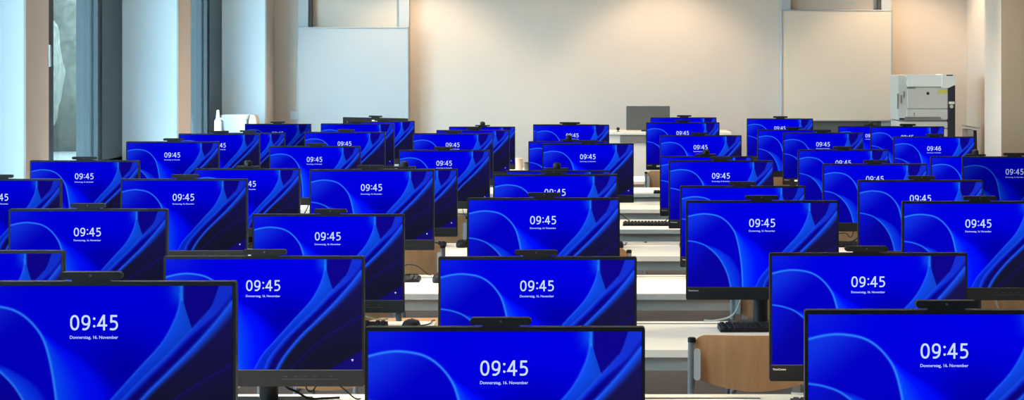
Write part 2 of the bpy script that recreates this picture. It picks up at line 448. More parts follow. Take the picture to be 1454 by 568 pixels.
bm = bmesh.new(); box(bm, -.04, .04, -.012, -.001, -.04, .04, .004); obj('plate', mesh('plate', bm, M['white']), t)
bm = bmesh.new(); box(bm, -.028, .028, -.018, -.012, -.028, .028, .003); obj('rocker', mesh('rocker', bm, M['white']), t)

# printer on its cabinet
t = thing('printer_cabinet', 'pale grey cabinet carrying the printer, in the far right corner', 'cabinet', (3.05, 18.35, 0))
bm = bmesh.new(); box(bm, -.25, .25, -.22, .25, .05, .98, .006); box(bm, -.23, .23, -.2, .23, 0, .05); obj('carcass', mesh('carcass', bm, M['printgrey']), t)
for s in (-1, 1):
    bm = bmesh.new(); box(bm, min(0, s*.245)+.003, max(0, s*.245)-.003, -.238, -.221, .07, .96, .004); dr = obj('door', mesh('door', bm, M['printer']), t)
    bm = bmesh.new(); box(bm, s*.03-.006, s*.03+.006, -.255, -.236, .5, .62, .003); obj('handle', mesh('handle', bm, M['alu']), dr)
P = thing('printer', 'tall pale office laser printer with dark right column by the back wall', 'printer', (3.05, 18.30, .98))
Z = lambda y: 1.65-(y-97)/154.2-.98              # rows of the photograph at the printer's distance, as heights above its cabinet
X = lambda x: (x-840)/154.2-3.05
def pbox(name, m, x0, x1, ya, yb, d0, d1, bev=.004, parent=P):
    bm = bmesh.new(); box(bm, X(x0), X(x1), d0, d1, Z(yb), Z(ya), bev); return obj(name, mesh(name, bm, M[m]), parent)
bm = bmesh.new()
box(bm, X(1271), X(1340), -.17, .26, 0.0, Z(171), .004); box(bm, X(1270), X(1340), -.2, .26, Z(170), Z(106.4), .01)
obj('body', mesh('body', bm, M['printgrey']), P)
bm = bmesh.new(); prism_y(bm, [(X(1281), Z(106.2)), (X(1342), Z(106.2)), (X(1342), Z(122.5)), (X(1284), Z(122.5)), (X(1282), Z(118)), (X(1284), Z(112)), (X(1279), Z(106.6))], -.235, .2)
obj('top_cover', mesh('top_cover', bm, M['printer']), P)
bm = bmesh.new(); prism_y(bm, [(X(1331), Z(105.2)), (X(1347), Z(105.2)), (X(1350), Z(108.5)), (X(1350), Z(118)), (X(1347), Z(121)), (X(1340), Z(124.5)), (X(1331), Z(124.5))], -.25, .1)
cp = obj('control_panel', mesh('control_panel', bm, M['printer']), P)
pbox('display', 'navy', 1337, 1346, 106, 107.6, -.254, -.25, 0, cp)
pbox('front_door', 'printgrey', 1283, 1339.5, 124.2, 153.3, -.228, -.2)
pbox('door_recess', 'printshade', 1282.5, 1294, 123.4, 125.6, -.2305, -.2, .001)
pbox('lower_door', 'printgrey', 1282, 1339.5, 154.2, 169, -.226, -.2)
bm = bmesh.new(); prism_y(bm, [(X(1281), Z(165)), (X(1329), Z(165)), (X(1331), Z(168.8)), (X(1279), Z(168.8))], -.232, -.2); obj('tray_grip', mesh('tray_grip', bm, M['printshade']), P)
pbox('tray_slot', 'navy', 1272, 1279, 166.8, 169.2, -.215, -.19, .001)
pbox('tray_gap', 'printshade', 1274, 1339, 169.3, 171.2, -.185, -.1, .0)
pbox('lower_tray', 'printgrey', 1272, 1339.5, 172, 181, -.22, -.15)
pbox('lower_tray', 'printgrey', 1272, 1339.5, 182, 199, -.22, -.15)
for a in ((1274, 134.5, 146), (1278, 129, 138.5), (1269.4, 132.5, 154)):
    pbox('side_grip', 'printshade', a[0], a[0]+1.6, a[1], a[2], -.206, -.19, .001)
pbox('grip_mark', 'printshade', 1291.8, 1293, 159, 164, -.2275, -.22, 0)
pbox('side_column', 'navy', 1340, 1350, 121, 200, -.23, .24, .006)
bm = bmesh.new(); prism_y(bm, [(X(1311.5)+.015*math.cos(k*PI/4), Z(132.3)+.015*math.sin(k*PI/4)) for k in range(8)], -.2305, -.228); obj('emblem', mesh('emblem', bm, M['navy']), P)
pbox('sticker', 'yellow', 1325.5, 1338.5, 127.3, 132.5, -.2295, -.227, 0)
pbox('column_label', 'printer', 1340.8, 1348.8, 143.6, 147.2, -.2325, -.229, 0)
bm = bmesh.new(); prism_y(bm, [(X(1344.7)+.017*math.cos(k*PI/8), Z(150.4)+.017*math.sin(k*PI/8)) for k in range(16)], -.2325, -.229); obj('round_sticker', mesh('round_sticker', bm, M['cream']), P)
bm = bmesh.new(); tube(bm, smooth_pts([(X(1350), .1, Z(169)), (X(1356), .25, Z(175)), (X(1364), .6, Z(184)), (X(1369), 1.0, Z(190))]), .004, 6); obj('power_cable', mesh('power_cable', bm, M['darkgap'], True), P)

# narrow white unit leaning in the right corner
t = thing('white_stand_unit', 'narrow white upright unit with dark edge in the right corner', 'stand', (3.55, 18.5, 0))
bm = bmesh.new(); prism_y(bm, [(-.055, 0), (.0, 0), (-.02, 1.085), (-.075, 1.085)], -.12, .14); obj('body', mesh('body', bm, M['white']), t)
bm = bmesh.new(); prism_y(bm, [(.002, 0), (.045, 0), (.012, 1.075), (-.018, 1.075)], -.12, .12); obj('dark_side', mesh('dark_side', bm, mat('dark_brown_edge', (46, 34, 30), .6)), t)
bm = bmesh.new(); prism_y(bm, [(-.085, 1.11), (.04, 1.087), (.042, 1.10), (-.083, 1.124)], -.14, .15); obj('top_plate', mesh('top_plate', bm, M['white']), t)

# teacher's desk
t = thing('teacher_desk', 'tall white teacher desk standing against the middle of the back wall', 'desk', (.40, 18.1, 0))
bm = bmesh.new(); box(bm, -.85, .85, -.35, .35, 1.055, 1.08, .003); obj('desk_top', mesh('desk_top', bm, M['desk']), t)
bm = bmesh.new(); box(bm, -.83, .83, -.32, -.3, .06, 1.055); obj('front_panel', mesh('front_panel', bm, M['desk']), t)
for s in (-1, 1):
    bm = bmesh.new(); box(bm, s*.82-.012, s*.82+.012, -.3, .33, 0, 1.055); obj('side_panel', mesh('side_panel', bm, M['desk']), t)
bm = bmesh.new(); box(bm, -.145, .30, -.34, -.321, .985, 1.05, .003); obj('grey_fascia', mesh('grey_fascia', bm, M['midgrey']), t)
t = thing('flat_display', 'dark grey flat display panel standing on the white teacher desk', 'display', (.51, 17.95, 1.08))
bm = bmesh.new(); box(bm, -.197, .197, -.012, .018, .012, .229, .003); obj('panel', mesh('panel', bm, M['greyboard']), t)
bm = bmesh.new(); box(bm, -.06, .06, -.0, .10, 0, .012, .003); box(bm, -.02, .02, .016, .03, .01, .15); obj('foot', mesh('foot', bm, M['black']), t)
t = thing('ball_microphone', 'small round black ball on short stem on white teacher desk', 'microphone', (.238, 17.85, 1.08))
bm = bmesh.new(); lathe(bm, [(.0005, .012)]+[(.0155*math.sin(k*PI/10), .026-.0155*math.cos(k*PI/10)) for k in range(1, 10)]+[(.0005, .0415)], 18); obj('ball', mesh('ball', bm, M['black'], True), t)
bm = bmesh.new(); lathe(bm, [(.02, 0), (.018, .004), (.004, .006), (.004, .014)], 16); obj('stem', mesh('stem', bm, M['black'], True), t)

t = thing('side_table', 'low white side table behind the rearmost row, left of the teacher desk', 'table', (-.85, 17.85, 0))
bm = bmesh.new(); box(bm, -.32, .27, -.2, .3, HT-.025, HT, .002); obj('tabletop', mesh('tabletop', bm, M['top']), t)
for sx in (-.28, .23):
    for y in (-.16, .26):
        bm = bmesh.new(); box(bm, sx-.019, sx+.019, y-.019, y+.019, 0, HT-.025); obj('leg', mesh('leg', bm, M['tube']), t)
t = thing('drinking_cup', 'pale peach cup on the side table left of the white desk', 'cup', (-.648, 17.8, HT))
bm = bmesh.new(); lathe(bm, [(.028, 0), (.034, .09), (.035, .1)], 20); obj('body', mesh('body', bm, M['peach'], True), t)
bm = bmesh.new(); lathe(bm, [(.037, .098), (.037, .106), (.03, .109)], 20); obj('lid', mesh('lid', bm, M['peach'], True), t)
t = thing('pencil_cup', 'small dark grey cup on side table right of the peach cup', 'cup', (-.585, 17.8, HT))
bm = bmesh.new(); lathe(bm, [(.016, 0), (.018, .066), (.0165, .066), (.015, .01)], 20); obj('body', mesh('body', bm, M['midgrey'], True), t)
bm = bmesh.new(); lathe(bm, [(.019, .062), (.019, .068), (.0175, .068), (.0175, .062)], 20); obj('rim', mesh('rim', bm, M['navy'], True), t)

# window sill things
sy = 18.55
t = thing('spray_bottle', 'white plastic bottle with nozzle cap on the far window sill', 'bottle', (-3.42, 18.2, .93))
bm = bmesh.new(); lathe(bm, [(.024, 0), (.033, .006), (.034, .06), (.034, .225), (.030, .245), (.016, .262)], 20); obj('body', mesh('body', bm, M['white'], True), t)
bm = bmesh.new(); lathe(bm, [(.018, .258), (.019, .275), (.016, .30), (.012, .335), (.004, .34)], 16); tube(bm, [(.0, 0, .27), (.04, 0, .255), (.052, 0, .243)], .007, 8); obj('nozzle_cap', mesh('nozzle_cap', bm, M['white'], True), t)
t = thing('white_bin', 'white plastic bucket with lid edge and dangling bag on the far window sill', 'bucket', (-3.315, 18.55, .93))
def rrect(w, d, r, z, n=5):
    out = []
    for cx, cy, a0 in ((w-r, d-r, 0), (-w+r, d-r, PI/2), (-w+r, -d+r, PI), (w-r, -d+r, 1.5*PI)):
        for k in range(n+1):
            a = a0+k*PI/2/n; out.append((cx+r*math.cos(a), cy+r*math.sin(a), z))
    return out
def loft(bm, loops, caps=True):
    R = [[bm.verts.new(p) for p in l] for l in loops]; n = len(R[0])
    for a, b in zip(R, R[1:]):
        for k in range(n): bm.faces.new((a[k], a[(k+1) % n], b[(k+1) % n], b[k]))
    if caps: bm.faces.new(R[0][::-1]); bm.faces.new(R[-1])
bm = bmesh.new(); loft(bm, [rrect(.095, .085, .03, 0), rrect(.105, .095, .03, .1), rrect(.118, .105, .03, .262)]); obj('tub', mesh('tub', bm, M['white'], True), t)
bm = bmesh.new(); loft(bm, [rrect(.124, .112, .03, .25), rrect(.128, .115, .03, .254), rrect(.128, .115, .03, .285), rrect(.122, .11, .03, .29)]); obj('rim', mesh('rim', bm, M['white'], True), t)
bm = bmesh.new(); loft(bm, [[(x*(1+.04*math.sin(9*z+x*30))+.165, y, z) for x, y, _ in rrect(wd, .08, .012, z, 3)] for wd, z in ((.03, .04), (.035, .12), (.04, .2), (.036, .25), (.022, .285))]); obj('bag', mesh('bag', bm, mat('tan_bag', (214, 196, 170), .7), True), t)

# ------------------------------------------------------------------ tables
ROW0, STEP = 3.82, 1.6
DEPTH = .72
ORD = ['front', 'second', 'third', 'fourth', 'fifth', 'sixth', 'seventh', 'eighth', 'rearmost']
def row_name(r): return 'front row' if r == 0 else ('rearmost row' if r == 8 else ORD[r]+' row from the front')
def row_short(r): return 'front row' if r == 0 else ('rearmost row' if r == 8 else ORD[r]+' row')
def table_meshes(w):
    h = w/2; d = {}
    bm = bmesh.new(); box(bm, -h, h, 0, DEPTH, HT-.025, HT, .002); d['tabletop'] = mesh('tabletop', bm, M['top'])
    bm = bmesh.new(); box(bm, -h, h, -.003, 0, HT-.025, HT-.001); d['edge_band'] = mesh('edge_band', bm, M['edge'])
    bm = bmesh.new()
    box(bm, -h+.03, h-.03, .028, .05, HT-.072, HT-.025); box(bm, -h+.03, h-.03, DEPTH-.05, DEPTH-.028, HT-.072, HT-.025)
    for s in (-1, 1): box(bm, s*(h-.04)-.011, s*(h-.04)+.011, .05, DEPTH-.05, HT-.072, HT-.025)
    d['apron'] = mesh('apron', bm, M['rail'])
    bm = bmesh.new(); box(bm, -.019, .019, -.019, .019, .0, HT-.025, .004); d['leg'] = mesh('leg', bm, M['tube'])
    bm = bmesh.new(); box(bm, -.215, .215, DEPTH-.082, DEPTH-.062, HT-.001, HT+.0004); d['cable_slot'] = mesh('cable_slot', bm, M['black'])
    bm = bmesh.new()
    for a, b, c, e in ((-.222, .222, DEPTH-.09, DEPTH-.082), (-.222, .222, DEPTH-.062, DEPTH-.054)): box(bm, a, b, c, e, HT-.001, HT+.0006)
    d['slot_rim'] = mesh('slot_rim', bm, M['edge'])
    return d
TM = {}
def table(xc, w, yrear, label, group, slot=True):
    if w not in TM: TM[w] = table_meshes(w)
    d = TM[w]
    t = thing('computer_table', label, 'table', (xc, yrear-DEPTH, 0), group=group)
    top = obj('tabletop', d['tabletop'], t); obj('edge_band', d['edge_band'], top)
    if slot:
        sl = obj('cable_slot', d['cable_slot'], t); obj('slot_rim', d['slot_rim'], sl)
    obj('apron', d['apron'], t)
    for sx in (-1, 1):
        for y in (.045, DEPTH-.045): obj('leg', d['leg'], t, (sx*(w/2-.045), y, 0))
    return t
BLOCK = [(-2.61, .80, 'at the window side'), (-1.37, 1.62, 'left of the middle'), (.25, 1.58, 'in the middle'), (1.87, 1.60, 'on the right side')]
TABLES_SKIP = {(0, 0), (1, 0), (2, 0), (0, 3), (1, 3)}   # nothing stands there in view
for r in range(9):
    for k, (xc, w, side) in enumerate(BLOCK):
        if (r, k) in TABLES_SKIP: continue
        table(xc, w, ROW0+STEP*r+.13, 'white table of the %s, the one %s' % (row_short(r), side), 'white computer tables in rows', slot=(w > 1))

# ------------------------------------------------------------------ monitors
W, H = .54, .35
SW, SH = .527, .2965
def rrz(w, z0, z1, r, n=4):
    out = []
    for cx, cz, a0 in ((w-r, z1-r, 0), (-w+r, z1-r, PI/2), (-w+r, z0+r, PI), (w-r, z0+r, 1.5*PI)):
        for k in range(n+1):
            a = a0+k*PI/2/n; out.append((cx+r*math.cos(a), cz+r*math.sin(a)))
    return out
MM = {}
bm = bmesh.new(); prism_y(bm, rrz(W/2, 0, H, .005), 0, .024)
box(bm, -.19, .19, .024, .05, .06, .30, .012); box(bm, -.10, .10, .05, .075, .08, .26, .008)
MM['housing'] = mesh('housing', bm, M['bezel'])
bm = bmesh.new(); prism_y(bm, rrz(W/2-.0008, .0008, .0445, .004), -.0035, .0)
MM['chin'] = mesh('chin', bm, M['chin'])
bm = bmesh.new(); box(bm, -W/2+.003, W/2-.003, -.0042, -.001, .0436, .0452); MM['chin_ridge'] = mesh('chin_ridge', bm, M['ridge'])
MM['screen'] = screen_mesh(SW, SH)
def scr(u, v): return ((u-.5)*SW, -.0006, SH/2-v/.564*SH)
MM['clock'] = clock_mesh('0945', M['clock'], .0905)
MM['clock46'] = clock_mesh('0946', M['clock'], .0905)
MM['date'] = text_mesh('date', 'Donnerstag, 16. November', M['clock'], .0925, offset=.008)
bm = bmesh.new()
box(bm, -.0026, .0026, -.0002, 0, -.0006, .0028); box(bm, -.0005, .0005, -.0002, 0, -.0022, -.0006); box(bm, -.0018, .0018, -.0002, 0, -.0028, -.0022)
MM['network_icon'] = mesh('network_icon', bm, M['clock'])
MM['lettering'] = text_mesh('lettering', 'ThinkCentre', M['print'], .036, offset=.01)
bm = bmesh.new()
for k in (.060, .086, .112, .138, .180): box(bm, k-.004, k+.004, -.0042, -.003, .0265, .0285)
box(bm, .05, .20, -.0044, -.003, .019, .0205)
MM['button_strip'] = mesh('button_strip', bm, mat('button_grey', (44, 44, 47), .5))
bm = bmesh.new(); tube(bm, [(0, .085, 0), (0, .085, 1)], .026, 20); MM['stand_column'] = mesh('stand_column', bm, M['stand'], True)
bm = bmesh.new(); prism_y(bm, rrz(.115, 0, .007, .003), -.015, .125); MM['stand_base'] = mesh('stand_base', bm, M['stand'])
bm = bmesh.new(); prism_y(bm, rrz(.059, .0045, .0185, .0065), -.004, .018); box(bm, -.036, .036, -.002, .016, 0, .006); MM['webcam'] = mesh('webcam', bm, M['black'], True)
bm = bmesh.new(); lathe(bm, [(.0022, 0), (.0022, .0012)], 12); bmesh.ops.rotate(bm, verts=bm.verts, cent=(0, 0, 0), matrix=Matrix.Rotation(PI/2, 3, 'X')); MM['lens'] = mesh('lens', bm, M['ridge'])
bm = bmesh.new(); prism_y(bm, rrz(.060, .003, .013, .004), -.012, .03); box(bm, -.034, .034, -.002, .02, 0, .005); MM['webcam_flat'] = mesh('webcam', bm, M['black'], True)
bm = bmesh.new(); lathe(bm, [(.019, .012), (.0205, .016), (.0205, .028), (.018, .036), (.010, .041), (.001, .042)], 20, (0, .008, 0)); MM['camera_head'] = mesh('camera_head', bm, M['chin'], True)
bm = bmesh.new(); box(bm, -.028, .0, -.0043, -.003, .013, .024); MM['sticker'] = mesh('sticker', bm, M['white'])

def cable_mesh(name, pts, m='cable', r=.0022):
    bm = bmesh.new(); tube(bm, smooth_pts(pts, 8), r, 6); return mesh(name, bm, M[m], True)
def cables(s, h):
    """cables hanging from the back of a panel whose lower edge is h above the table"""
    k = h
    return [cable_mesh('cable', [(.04*s, .045, k+.08), (.045*s, .055, k), (.08*s, .06, .03), (.11*s, .085, .008), (.15*s, .10, .0055), (.19*s, .112, .0055)], r=.0035),
            cable_mesh('cable', [(.10*s, .045, k+.07), (.105*s, .06, k-.01), (.12*s, .07, .03), (.14*s, .09, .05), (.19*s, .08, .045), (.235*s, .07, .012), (.25*s, .09, .006)], r=.0022),
            cable_mesh('cable', [(-.06*s, .05, k+.07), (-.07*s, .06, k), (-.10*s, .07, .03), (-.16*s, .09, .008), (-.2*s, .11, .006)], 'palecable', .003)]
#   row, x, y, height of its upper edge
DATA = [
    (0, -0.952, 3.810, 1.241),
    (0, -0.167, 3.829, 1.151),
    (0, 0.681, 3.829, 1.184),
    (1, -1.706, 5.404, 1.154),
    (1, -0.882, 5.347, 1.144),
    (1, -0.147, 5.404, 1.137),
    (1, 0.756, 5.423, 1.146),
    (2, -1.712, 6.755, 1.172),
    (2, -0.935, 7.056, 1.132),
    (2, -0.170, 7.023, 1.192),
    (2, 0.604, 7.023, 1.182),
    (2, 1.368, 7.023, 1.180),
    (3, -2.543, 8.514, 1.176),
    (3, -1.737, 8.467, 1.179),
    (3, -0.952, 8.610, 1.212),
    (3, -0.157, 8.610, 1.191),
    (3, 0.652, 8.562, 1.143),
    (3, 1.418, 8.562, 1.168),
    (4, -2.500, 9.800, 1.196),
    (4, -1.766, 10.194, 1.136),
    (4, -0.963, 10.270, 1.130),
    (4, -0.174, 10.228, 1.124),
    (4, 0.667, 10.228, 1.175),
    (4, 1.465, 10.270, 1.157),
    (4, 2.178, 10.228, 1.196),
    (5, -2.434, 11.545, 1.225),
    (5, -1.639, 11.768, 1.189),
    (5, -0.872, 11.777, 1.166),
    (5, -0.021, 11.723, 1.207),
    (5, 0.670, 11.634, 1.135),
    (5, 1.497, 11.814, 1.167),
    (5, 2.270, 11.723, 1.130),
    (6, -2.473, 13.195, 1.217),
    (6, -1.646, 13.252, 1.226),
    (6, -0.928, 13.298, 1.216),
    (6, -0.156, 13.368, 1.159),
    (6, 0.722, 13.138, 1.207),
    (6, 1.550, 13.298, 1.220),
    (6, 2.275, 13.195, 1.196),
    (7, -2.540, 14.710, 1.173),
    (7, -1.720, 14.600, 1.245),
    (7, -0.875, 14.654, 1.195),
    (7, -0.140, 14.600, 1.236),
    (7, 0.670, 14.600, 1.253),
    (7, 1.493, 14.654, 1.198),
    (7, 2.320, 14.600, 1.223),
    (8, -2.557, 16.200, 1.198),
    (8, -1.705, 16.200, 1.214),
    (8, -0.893, 16.200, 1.175),
    (8, -0.207, 16.200, 1.193),
    (8, 0.749, 16.200, 1.250),
    (8, 1.536, 16.200, 1.241),
    (8, 2.279, 16.200, 1.179),
]
PLACE = ['first', 'second', 'third', 'fourth', 'fifth', 'sixth', 'seventh']
SPECIAL = {(8, 0): 'dim', (4, 6): 'dim', (6, 6): '46', (5, 6): 'norm'}
DOME = {(4, 1), (4, 2), (4, 3), (5, 4), (8, 2), (8, 6), (5, 6), (6, 3)}
STICK = {(7, 4), (6, 5)}
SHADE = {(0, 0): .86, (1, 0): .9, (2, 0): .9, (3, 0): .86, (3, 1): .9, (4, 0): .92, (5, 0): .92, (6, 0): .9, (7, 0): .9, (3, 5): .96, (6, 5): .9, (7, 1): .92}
NROW = [sum(1 for d in DATA if d[0] == r) for r in range(9)]
SEATS = []
def place_words(i, n):
    if n == 3 and i == 1: return 'the middle one'
    if i == 0: return 'the leftmost'
    if i == n-1: return 'the rightmost'
    return PLACE[i]+' from the left'
cnt = {}
for (r, x, y, zt) in DATA:
    i = cnt.get(r, 0); cnt[r] = i+1; key = (r, i)
    sp = SPECIAL.get(key)
    if sp == 'dim': look = 'black monitor with dimmer blue screen'
    elif sp == '46': look = 'black monitor whose blue lock screen reads 09:46'
    elif key in DOME: look = 'black monitor, blue 09:45 screen, upright camera head'
    else: look = 'black monitor with blue 09:45 lock screen'
    lab = '%s, %s in %s' % (look, place_words(i, NROW[r]).replace('the ', '') , row_short(r))
    z0 = zt-HT-H
    t = thing('monitor', lab, 'monitor', (x, y, HT), group='monitors with blue lock screens')
    if key == (8, 1): t.rotation_euler.y = math.radians(-1.0); t.location.z += .003
    obj('stand_base', MM['stand_base'], t); obj('stand_column', MM['stand_column'], t, (0, 0, .006), scale=(1, 1, z0+.16))
    hs = obj('housing', MM['housing'], t, (0, 0, z0))
    ch = obj('chin', MM['chin'], t, (0, 0, z0))
    if r <= 5: obj('chin_ridge', MM['chin_ridge'], ch)
    if r <= 4: obj('button_strip', MM['button_strip'], ch)
    obj('lettering', MM['lettering'], ch, (-W/2+.026, -.0040, .033))
    if key in STICK: obj('sticker', MM['sticker'], ch, (-.165, 0, .01)); 
    sc = obj('screen', MM['screen'], t, (0, -.0008, z0+.0455+SH/2))
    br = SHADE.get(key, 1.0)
    if sp == 'dim': br = .42 if r == 4 else .5
    ck = obj('clock', MM['clock46'] if sp == '46' else MM['clock'], sc, scr(.497, .134))
    dt = obj('date', MM['date'], sc, scr(.497, .189))
    ic = obj('network_icon', MM['network_icon'], sc, scr(.953, .516))
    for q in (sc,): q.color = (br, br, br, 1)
    tb = .55 if sp == 'dim' else 1.0
    for q in (ck, dt, ic): q.color = (tb, tb, tb, 1)
    if key in DOME:
        wc = obj('webcam', MM['webcam_flat'], t, (random.uniform(-.006, .006), 0, z0+H)); obj('camera_head', MM['camera_head'], wc)
    else:
        wc = obj('webcam', MM['webcam'], t, (random.uniform(-.008, .008), 0, z0+H))
        if r <= 5: obj('lens', MM['lens'], wc, (0, -.0042, .0118))
    if 0 < r <= 5:
        for q in cables(1 if (r+i) % 3 else -1, z0): obj('cable', q, t)
    SEATS.append((r, i, x, y, z0))

# the switched-off monitor behind the rearmost row
t = thing('monitor_table', 'white table behind the rearmost row carrying the black monitor', 'table', (-1.9, 17.35, 0))
bm = bmesh.new(); box(bm, -.4, .4, -.25, .35, HT-.025, HT, .002); obj('tabletop', mesh('tabletop', bm, M['top']), t)
for sx in (-1, 1):
    for y in (-.2, .3):
        bm = bmesh.new(); box(bm, sx*.36-.019, sx*.36+.019, y-.019, y+.019, 0, HT-.025); obj('leg', mesh('leg', bm, M['tube']), t)
t = thing('monitor', 'black monitor, nothing lit, half hidden in front of the left whiteboard', 'monitor', (-1.886, 17.25, HT))
z0 = .477-H; t.rotation_euler.y = math.radians(1.2); t.location.z += .004
obj('stand_base', MM['stand_base'], t); obj('stand_column', MM['stand_column'], t, (0, 0, .006), scale=(1, 1, z0+.16))
obj('housing', MM['housing'], t, (0, 0, z0), scale=(1.045, 1, 1))
bm = bmesh.new(); prism_y(bm, rrz(.27, .004, .345, .004), -.002, 0); obj('dark_panel', mesh('dark_panel', bm, M['chin']), t, (0, 0, z0))
obj('lettering', text_mesh('lettering', 'Lenovo', M['greyprint'], .07), t, (-.21, -.003, z0+.312))
bm = bmesh.new(); box(bm, -.03, .03, -.0035, -.002, -.006, .006); obj('sticker', mesh('sticker', bm, M['white']), t, (0, 0, z0+.325))
obj('webcam', MM['webcam'], t, (0, 0, z0+H))

# ------------------------------------------------------------------ keyboards and mice
KW, KD = .44, .135
KM = {}
bm = bmesh.new()
vs = [(-KW/2, 0, 0), (KW/2, 0, 0), (KW/2, KD, 0), (-KW/2, KD, 0), (-KW/2+.002, .001, .010), (KW/2-.002, .001, .010), (KW/2-.002, KD-.001, .016), (-KW/2+.002, KD-.001, .016)]
V = [bm.verts.new(p) for p in vs]
for f in ((3, 2, 1, 0), (4, 5, 6, 7), (0, 1, 5, 4), (1, 2, 6, 5), (2, 3, 7, 6), (3, 0, 4, 7)): bm.faces.new([V[i] for i in f])
KM['case'] = mesh('case', bm, M['black'])
bm = bmesh.new()
for j in range(6):
    for k in range(22):
        if k in (15, 19) and True: continue
        if j == 0 and 3 < k < 9: continue
        cx = -KW/2+.016+k*.0194; cy = .014+j*.0205; z = .0105+.0061*cy/KD
        box(bm, cx-.0075, cx+.0075, cy-.0075, cy+.0075, z-.002, z+.0055, .0018, 1)
cx = -KW/2+.016+6*.0194; box(bm, cx-.046, cx+.046, .0065, .0215, .0095, .0165, .002, 1)
P = [(x, y, (.0105+.0061*y/KD)-q) for q in (.0035, .0005) for x, y in ((-KW/2+.006, .005), (KW/2-.006, .005), (KW/2-.006, KD-.006), (-KW/2+.006, KD-.006))]
V = [bm.verts.new(p) for p in P]
for f in ((3, 2, 1, 0), (4, 5, 6, 7), (0, 1, 5, 4), (1, 2, 6, 5), (2, 3, 7, 6), (3, 0, 4, 7)): bm.faces.new([V[i] for i in f])
KM['keycaps'] = mesh('keycaps', bm, M['key'])
bm = bmesh.new()
loft(bm, [[(x*f, y*f2+.05, z) for x, y, z in rrect(.03, .05, .026, z)] for f, f2, z in ((.9, .95, 0), (1, 1, .008), (.98, .97, .02), (.8, .8, .031), (.4, .45, .0365))])
KM['mouse'] = mesh('shell', bm, M['black'], True)
bm = bmesh.new(); lathe(bm, [(.006, -.003), (.008, -.002), (.008, .002), (.006, .003)], 14); bmesh.ops.rotate(bm, verts=bm.verts, cent=(0, 0, 0), matrix=Matrix.Rotation(PI/2, 3, 'Y')); KM['wheel'] = mesh('scroll_wheel', bm, M['ridge'])
KM['mcable'] = cable_mesh('cable', [(0, .1, .012), (.005, .13, .006), (.03, .17, .003), (.045, .22, .003), (.04, .29, .003), (.05, .3, .003)])
KSHIFT = {(5, 4): -.27, (2, 3): .06}
KEY_OK = {(1, 3), (2, 1), (2, 3), (3, 2), (4, 1), (4, 2), (4, 4), (4, 5), (5, 4), (7, 4)}
MOUSE_OK = {(2, 1), (3, 2), (4, 2), (4, 3)}
for (r, i, x, y, z0) in SEATS:
    dx = KSHIFT.get((r, i), 0.0)
    p = place_words(i, NROW[r])
    who = {'the leftmost': 'leftmost monitor', 'the rightmost': 'rightmost monitor', 'the middle one': 'middle monitor'}.get(p, p.replace('from the left', 'monitor from left'))+' in '+row_short(r)
    if KEY_OK is None or (r, i) in KEY_OK:
        k = thing('keyboard', 'black keyboard on the table under '+who, 'keyboard', (x+dx+.0, y-.172, HT), math.radians(random.uniform(-1.5, 1.5)), 'black keyboards')
        obj('case', KM['case'], k); obj('keycaps', KM['keycaps'], k)
    if MOUSE_OK is None or (r, i) in MOUSE_OK:
        k = thing('computer_mouse', 'black mouse beside the keyboard under '+who, 'mouse', (x+dx+.305, y-.2, HT), math.radians(random.uniform(-8, 2)), 'black mice')
        s_ = obj('shell', KM['mouse'], k); obj('scroll_wheel', KM['wheel'], s_, (0, .075, .031)); obj('cable', KM['mcable'], k)


# ------------------------------------------------------------------ chairs
CM = {}
def bow(x): return -.012+.028*(x/.187)**2*-1            # the back panel curves away from the table at its middle
prof = []
hw, zt_, zb_, zc_ = .189, .852, .722, .680
top = [(-hw+.035*(1-math.cos(a)), zt_-.035*(1-math.sin(a))) for a in [k*PI/2/6 for k in range(7)]]
outl = [(-hw, zb_+.012)]+top+[(x, zt_) for x in np.linspace(-.12, .12, 9)]+[(-a, b) for a, b in top[::-1]]+[(hw, zb_+.012)]
outl += [(x, zc_+(zb_-zc_)*abs(x/hw)**1.9) for x in np.linspace(hw-.006, -hw+.006, 21)]
def panel(name, outl, th, m, fy):
    bm = bmesh.new(); n = len(outl)
    fr = [bm.verts.new((x, fy(x, z), z)) for x, z in outl]; bk = [bm.verts.new((x, fy(x, z)+th, z)) for x, z in outl]
    for k in range(n):
        q = (k+1) % n
        bm.faces.new((fr[q], fr[k], bk[k], bk[q]))
    # concentric rings so the curved faces shade smoothly
    for ring, off in ((fr, 0), (bk, th)):
        prev = ring
        for f in (.75, .5, .25):
            cur = []
            for v in ring:
                x, z = v.co.x*f, .775+(v.co.z-.775)*f
                cur.append(bm.verts.new((x, fy(x, z)+off, z)))
            for k in range(n):
                q = (k+1) % n; bm.faces.new((prev[k], prev[q], cur[q], cur[k]))
            prev = cur
        c = bm.verts.new((0, fy(0, .775)+off, .775))
        for k in range(n): bm.faces.new((prev[k], prev[(k+1) % n], c))
    return mesh(name, bm, m, True)
CM['backrest'] = panel('backrest', outl, .010, M['wood'], lambda x, z: -.018*(1-(x/hw)**2)-.03*(z-.66)/.2)
CM['backrest'].materials.append(M['woodedge'])
for p in CM['backrest'].polygons:
    if p.normal.z > .6: p.material_index = 1
bm = bmesh.new(); loft(bm, [[(x, y+.22, z+.012*(abs(x)/.2)**2) for x, y, _ in rrect(.2, .2, .06, z)] for z in (.435, .447)]); CM['seat'] = mesh('seat', bm, M['wood'])
def chair_leg(s, front):
    bm = bmesh.new()
    if not front: tube(bm, smooth_pts([(s*.205, -.09, .0), (s*.198, -.035, .3), (s*.196, -.0, .45), (s*.196, -.012, .70), (s*.196, -.028, .842)], 6), .0115, 12)
    else: tube(bm, smooth_pts([(s*.19, .41, 0), (s*.19, .39, .3), (s*.185, .37, .41), (s*.183, .32, .427), (s*.186, .02, .427), (s*.196, .0, .427)], 6), .0105, 12)
    return mesh('leg', bm, M['tube'], True)
